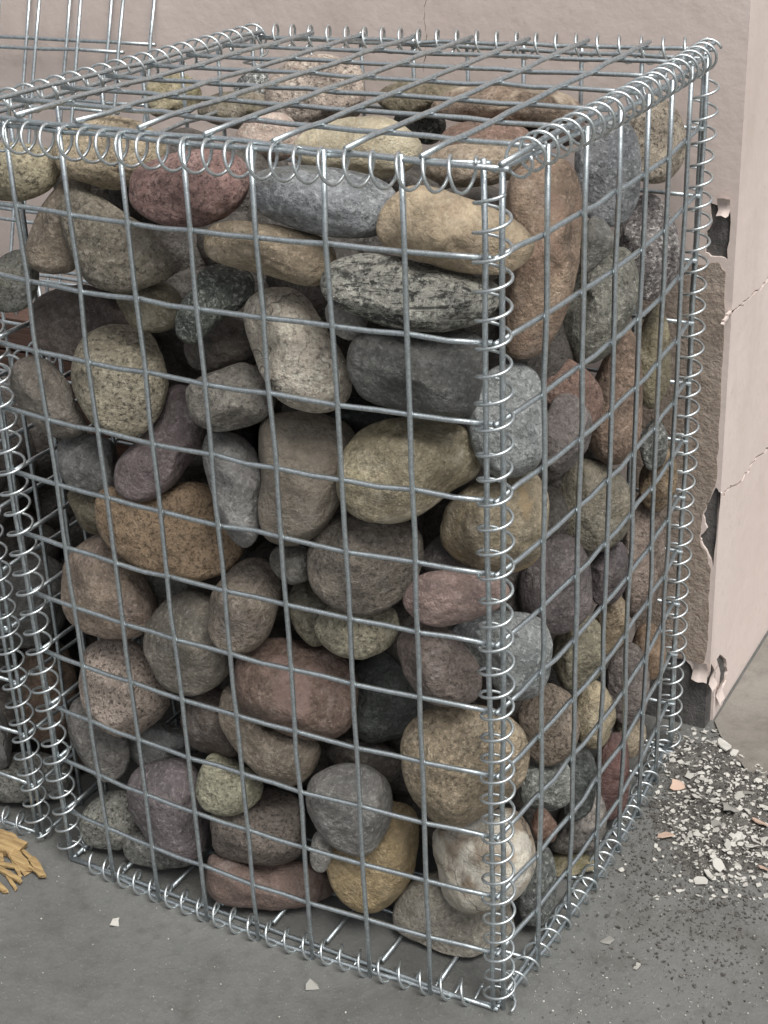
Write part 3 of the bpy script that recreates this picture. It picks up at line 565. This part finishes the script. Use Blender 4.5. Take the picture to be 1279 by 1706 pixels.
def inside_frac(a, b):
    P = a.t * a.V[::9]; cpt = P @ R.T; u = CX + FPX * cpt[:, 0] / cpt[:, 2]; v = CY + FPX * cpt[:, 1] / cpt[:, 2]
    d = np.stack([u, v], 1) - b.c; rho = np.hypot(*d.T) / np.interp(np.arctan2(d[:, 1], d[:, 0]), b.g, b.r, period=2 * np.pi)
    half = b.depth / FPX * b.t * np.sqrt(np.clip(1 - rho ** 2, 0, 1)); dd = cpt[:, 2] - b.t
    return ((rho < 1) & (np.abs(dd) < half * .96)).mean()
done = []
for s in sorted(stones, key=lambda s: (s.layer, s.t)):
    near = [b for b in done if np.linalg.norm(b.c - s.c) < b.r.max() + s.r.max() and b.second == s.second]
    lim = s.t + (2.6 if s.layer else 1.6)
    if s.layer == 2: s.t += .35
    while s.t < lim and sum(inside_frac(s, b) for b in near) > .02:
        s.t += .04
    done.append(s)
for s in stones:
    P = CAM + s.t * s.V
    if not s.second:
        over = (P[:, 1].max() - (YB - .1))
        if over > 0: s.t -= over / s.rc[1]; P = CAM + s.t * s.V
    low = P[:, 2].min()
    if low < .1: P[:, 2] = np.where(P[:, 2] < .1 + .25, .1 + .25 * np.exp(np.clip((P[:, 2] - .35) / .25, -8, 0)), P[:, 2])   # settles flat on the floor
    mat = stone_mat('stone_%s' % s.label.split()[0], s.ca, s.cb, seed=s.idx, **s.kw)
    ob = add('river_stone', P, ICO4[1], mat, None, True, origin=CAM + s.t * s.rc)
    tag(ob, s.label, 'stone', 'stones in the lower basket' if s.second else 'stones in the tall basket')

# loose filling out of sight behind the outer stones
V, F = [], []; n3, f3 = ico(3)
for q in range(16):
    c = np.array([rng.uniform(.5, 2.6), rng.uniform(1.7, 3.4), rng.uniform(9.2, 10.9)]); rad = rng.uniform(.45, .65, 3)
    k = len(V); V += list(c + n3 * rad); F += [tuple(k + x for x in f) for f in f3]
for q in range(70):
    c = np.array([rng.uniform(.8, 6.4), rng.uniform(1.7, 5.6), rng.uniform(8.4, 10.25)]); rad = rng.uniform(.5, .8, 3)
    k = len(V); V += list(c + n3 * rad * (1 + .06 * np.sin(n3[:, [1]] * 4 + q))); F += [tuple(k + x for x in f) for f in f3]
for q in range(340):
    c = np.array([rng.uniform(.9, 6.55), rng.uniform(2.0, 6.2), rng.uniform(.7, 10.0)]); rad = rng.uniform(.5, .85, 3)
    k = len(V); V += list(c + n3 * rad * (1 + .06 * np.sin(n3[:, [1]] * 4 + q))); F += [tuple(k + x for x in f) for f in f3]
for q in range(150):  # lower basket: unseen stones added to keep out light from the left
    c = np.array([rng.uniform(-5.8, -2.5), rng.uniform(1.4, 4.6), rng.uniform(.7, 6.2)]); rad = rng.uniform(.5, .85, 3)
    k = len(V); V += list(c + n3 * rad); F += [tuple(k + x for x in f) for f in f3]
tag(add('stone_filling', V, F, stone_mat('stone_filling', '5a5148', '453f39', seed=900), None), 'mass of stones deep inside the baskets, glimpsed through dark gaps, some added to block light', 'stones', None, 'stuff')

# ------------------------------------------------------------------ boards behind the lower basket, splinters, dirt and chips
def board(name, c, size, rotz, label, cat, mat, seed, jag_end=0, group=None, tilt=0, fac=None):
    rs = random.Random(seed); nx = 9; L, W, T = size; V = []; F = []
    for i in range(nx):
        x = (i / (nx - 1) - .5) * L; wv = W * (1 - .45 * jag_end * abs(i / (nx - 1) - .5) * 2 * rs.uniform(.2, 1)); tv = T * (1 - .5 * jag_end * abs(i / (nx - 1) - .5) * 2)
        dy = rs.uniform(-.05, .05) * W
        for a, b in ((-1, -1), (1, -1), (1, 1), (-1, 1)): V.append((x + rs.uniform(-.14, .14) * jag_end * L * (i in (0, nx - 1)), a * wv / 2 + dy, b * tv / 2))
    for i in range(nx - 1):
        for j in range(4): F.append((i * 4 + j, i * 4 + (j + 1) % 4, (i + 1) * 4 + (j + 1) % 4, (i + 1) * 4 + j))
    F += [(3, 2, 1, 0), tuple((nx - 1) * 4 + j for j in range(4))]
    V = np.array(V); ca, sa = math.cos(tilt), math.sin(tilt); V = V @ np.array([[ca, 0, sa], [0, 1, 0], [-sa, 0, ca]])
    cz, sz = math.cos(rotz), math.sin(rotz); V = V @ np.array([[cz, sz, 0], [-sz, cz, 0], [0, 0, 1]]) + np.asarray(c)
    ob = add(name, V, F, mat, None, False, origin=c); tag(ob, label, cat, group); return ob
tops = [w + ' dark red brown board from the top behind the lower basket' for w in ('first', 'second', 'third', 'fourth', 'fifth', 'sixth', 'seventh')]
zb = ony(40, 532, 5.65)[2]
for q in range(7): board('wooden_board', (-4.2, 6.0 + .0 * q, zb - .32 - .68 * q), (9.0, .8, .62), 0, tops[q], 'board', M_BOARD, 50 + q, group='boards behind the lower basket')
SL = 'thin pale sliver in the pile of splintered wood'
for q, (u, v, L, W, T, rz, tl, lab) in enumerate((
        (6, 1412, .7, .42, .15, -.15, .0, 'thick splintered wood chunk on the concrete by the lower basket'),
        (62, 1450, .62, .13, .07, -.55, .05, 'pointed wood splinter nearest the tall basket'),
        (34, 1440, .66, .2, .06, -.45, -.05, 'flat broken wood piece between the chunk and the pointed splinter'),
        (16, 1462, .6, .09, .06, -.2, .04, SL), (-4, 1478, .5, .1, .06, -.3, 0, SL), (50, 1432, .5, .07, .05, -.35, 0, SL), (28, 1452, .55, .06, .05, -.6, .06, SL),
        (8, 1446, .5, .08, .05, .1, .08, SL), (20, 1474, .4, .06, .04, -.5, 0, SL), (44, 1446, .6, .05, .04, -.3, .09, SL), (2, 1430, .5, .07, .05, -.7, .12, SL))):
    p = onz(u, v); board('wood_splinter', (p[0], p[1], T / 2 + .02 + .5 * L * abs(math.sin(tl))), (L, W, T), rz, lab, 'wood splinter', M_SPLIT, 70 + q, .55, 'slivers by the lower basket' if lab == SL else 'splintered wood by the lower basket', tl)

# heap of black dirt at the foot of the building corner
def inpoly(x, y, P):
    c = False; j = len(P) - 1
    for i in range(len(P)):
        if (P[i][1] > y) != (P[j][1] > y) and x < (P[j][0] - P[i][0]) * (y - P[i][1]) / (P[j][1] - P[i][1]) + P[i][0]: c = not c
        j = i
    return c
heap_px = [(1118, 1235), (1140, 1205), (1185, 1215), (1225, 1245), (1262, 1270), (1400, 1300), (1420, 1440), (1290, 1470), (1225, 1480), (1165, 1465), (1120, 1400), (1090, 1330)]
heap = [onz(u, v)[:2] for u, v in heap_px]; hx = [p[0] for p in heap]; hy = [p[1] for p in heap]
nx, ny = 90, 90; xs = np.linspace(min(hx) - .6, max(hx) + .6, nx); ys = np.linspace(min(hy) - .6, max(hy) + .6, ny); V = []
hp = np.array(heap)
def edge_d(x, y):
    a = hp; b = np.roll(hp, -1, 0); d = b - a; t = np.clip(((np.array([x, y]) - a) * d).sum(1) / (d * d).sum(1), 0, 1)
    return np.linalg.norm(a + d * t[:, None] - (x, y), axis=1).min()
def heap_h(x, y):
    d = edge_d(x, y) * (1 if inpoly(x, y, heap) else -1); d += .75 * noise.noise(Vector((x * 1.3, y * 1.3, 0)))
    return -.03 + .11 * max(0, min(1, (d + .15) / .8)) + (.07 * noise.noise(Vector((x * 5, y * 5, 2))) + .05 * noise.noise(Vector((x * 13, y * 13, 2)))) * max(0, min(1, (d + .3) / .6))
for y in ys:
    for x in xs: V.append((x, y, heap_h(x, y)))
F = [(j * nx + i, j * nx + i + 1, (j + 1) * nx + i + 1, (j + 1) * nx + i) for j in range(ny - 1) for i in range(nx - 1)]
tag(add('dirt', V, F, M_DIRT), 'low heap of black crumbly dirt at the foot of the building corner', 'dirt', None, 'stuff')
def flake(c, s, rs):
    n = rs.randint(5, 9); st = rs.uniform(.45, 1.0); tilt = Vector((rs.uniform(-.5, .5), rs.uniform(-.5, .5), 1)).normalized(); q = tilt.to_track_quat('Z', 'Y')
    ring = [q @ Vector((math.cos(a) * s * rs.uniform(.5, 1), math.sin(a) * s * st * rs.uniform(.4, 1), rs.uniform(-.1, .1) * s)) for a in [2 * math.pi * (i + rs.uniform(0, .6)) / n for i in range(n)]]
    th = q @ Vector((0, 0, max(.012, s * .12)))
    V = [np.array(c) + np.array(p[:]) for p in ring] + [np.array(c) + np.array((p + th)[:]) for p in ring]
    F = [tuple(range(n))[::-1], tuple(range(n, 2 * n))] + [(i, (i + 1) % n, n + (i + 1) % n, n + i) for i in range(n)]
    return V, F
rs = random.Random(3)
for (u, v, s, m) in ((1190,1232,.16,0),(1205,1240,.2,0),(1222,1252,.16,0),(1130,1305,.17,1),(1108,1388,.2,1),(1150,1290,.1,0),(1173,1300,.14,0),(1232,1325,.15,0),(1245,1318,.14,2),(1262,1300,.12,0),(1265,1372,.18,1),(1228,1392,.14,0),(1212,1408,.14,0),(1180,1452,.17,0),(1168,1462,.14,0),(1196,1440,.15,0),(1230,1440,.13,0),(1120,1265,.1,0),(1275,1345,.12,0),(1272,1440,.12,1),(1215,1350,.2,2),(1160,1330,.1,0),(1192,1375,.12,2),(1250,1410,.12,0)):
    p = onz(u, v, .12); V, F = flake((p[0], p[1], max(.0, heap_h(p[0], p[1])) + s * .25 + .01), s * 1.05, rs)
    tag(add('paint_chip', V, F, M_FLAKE[m], None, False, origin=(p[0], p[1], heap_h(p[0], p[1]))), ('white', 'pinkish tan', 'grey')[m] + ' chip of old wall paint lying on the black dirt', 'paint chip', ('white', 'pinkish', 'grey')[m] + ' paint chips on the dirt')
for (u, v, s, m, lab) in ((192, 1540, .12, 0, 'pale chip on the bare concrete near the front bottom edge'), (520, 1646, .13, 2, 'clear grey flake on the concrete in front of the basket'), (1035, 1452, .07, 0, 'white crumb on the ground beside the side bottom edge'), (1012, 1570, .13, 2, 'dark pebble on the ground right of the bottom corner'), (1062, 1612, .11, 0, 'pale crumb low on the concrete right of the bottom corner')):
    p = onz(u, v, 0); V, F = flake((p[0], p[1], .03), s, rs); tag(add('paint_chip', V, F, M_FLAKE[m], None, False, origin=(p[0], p[1], 0)), lab, 'paint chip')
V, F = [], []
for q in range(3000):
    if q < 2300:
        u, v = rs.uniform(1090, 1340), rs.uniform(1215, 1500)
        p = onz(u, v)
        if not inpoly(p[0], p[1], heap): 
            if rs.random() < .8: continue
        s = .012 + .075 * rs.random() ** 3
    else:
        u, v = rs.uniform(880, 1330) if rs.random() < .7 else rs.uniform(0, 900), rs.uniform(1330, 1720); p = onz(u, v); s = .006 + .018 * rs.random() ** 4
        if 0 < p[0] < 7.8 and 0 < p[1] < 7.2: continue
    a, b = flake((p[0], p[1], max(0, heap_h(p[0], p[1])) + s * .3), s, rs); k = len(V); V += a; F += [tuple(k + x for x in f) for f in b]
tag(add('crumbs', V, F, M_FLAKE[0], None, False), 'fine pale crumbs of paint strewn over dirt and concrete', 'crumbs', None, 'stuff')
V, F = [], []
for q in range(5200):
    u, v = rs.gauss(1175, 90), rs.gauss(1390, 110)
    if q % 9 == 0: u, v = rs.uniform(860, 1330), rs.uniform(1300, 1720)
    if v < 1215: continue
    p = onz(u, v); s = (.006 + .016 * rs.random() ** 3) if q % 9 == 0 else .008 + .045 * rs.random() ** 3
    if (p[0] < 7.75 and p[1] < 7.2) or p[1] > 7.9 or (p[0] < 8.0 and p[1] > 7.3): continue
    a, b = flake((p[0], p[1], max(0, heap_h(p[0], p[1])) + s * .3), s, rs); k = len(V); V += a; F += [tuple(k + x for x in f) for f in b]
tag(add('grit', V, F, M_DIRT, None, False), 'dark grit scattered over the concrete around the dirt heap', 'grit', None, 'stuff')
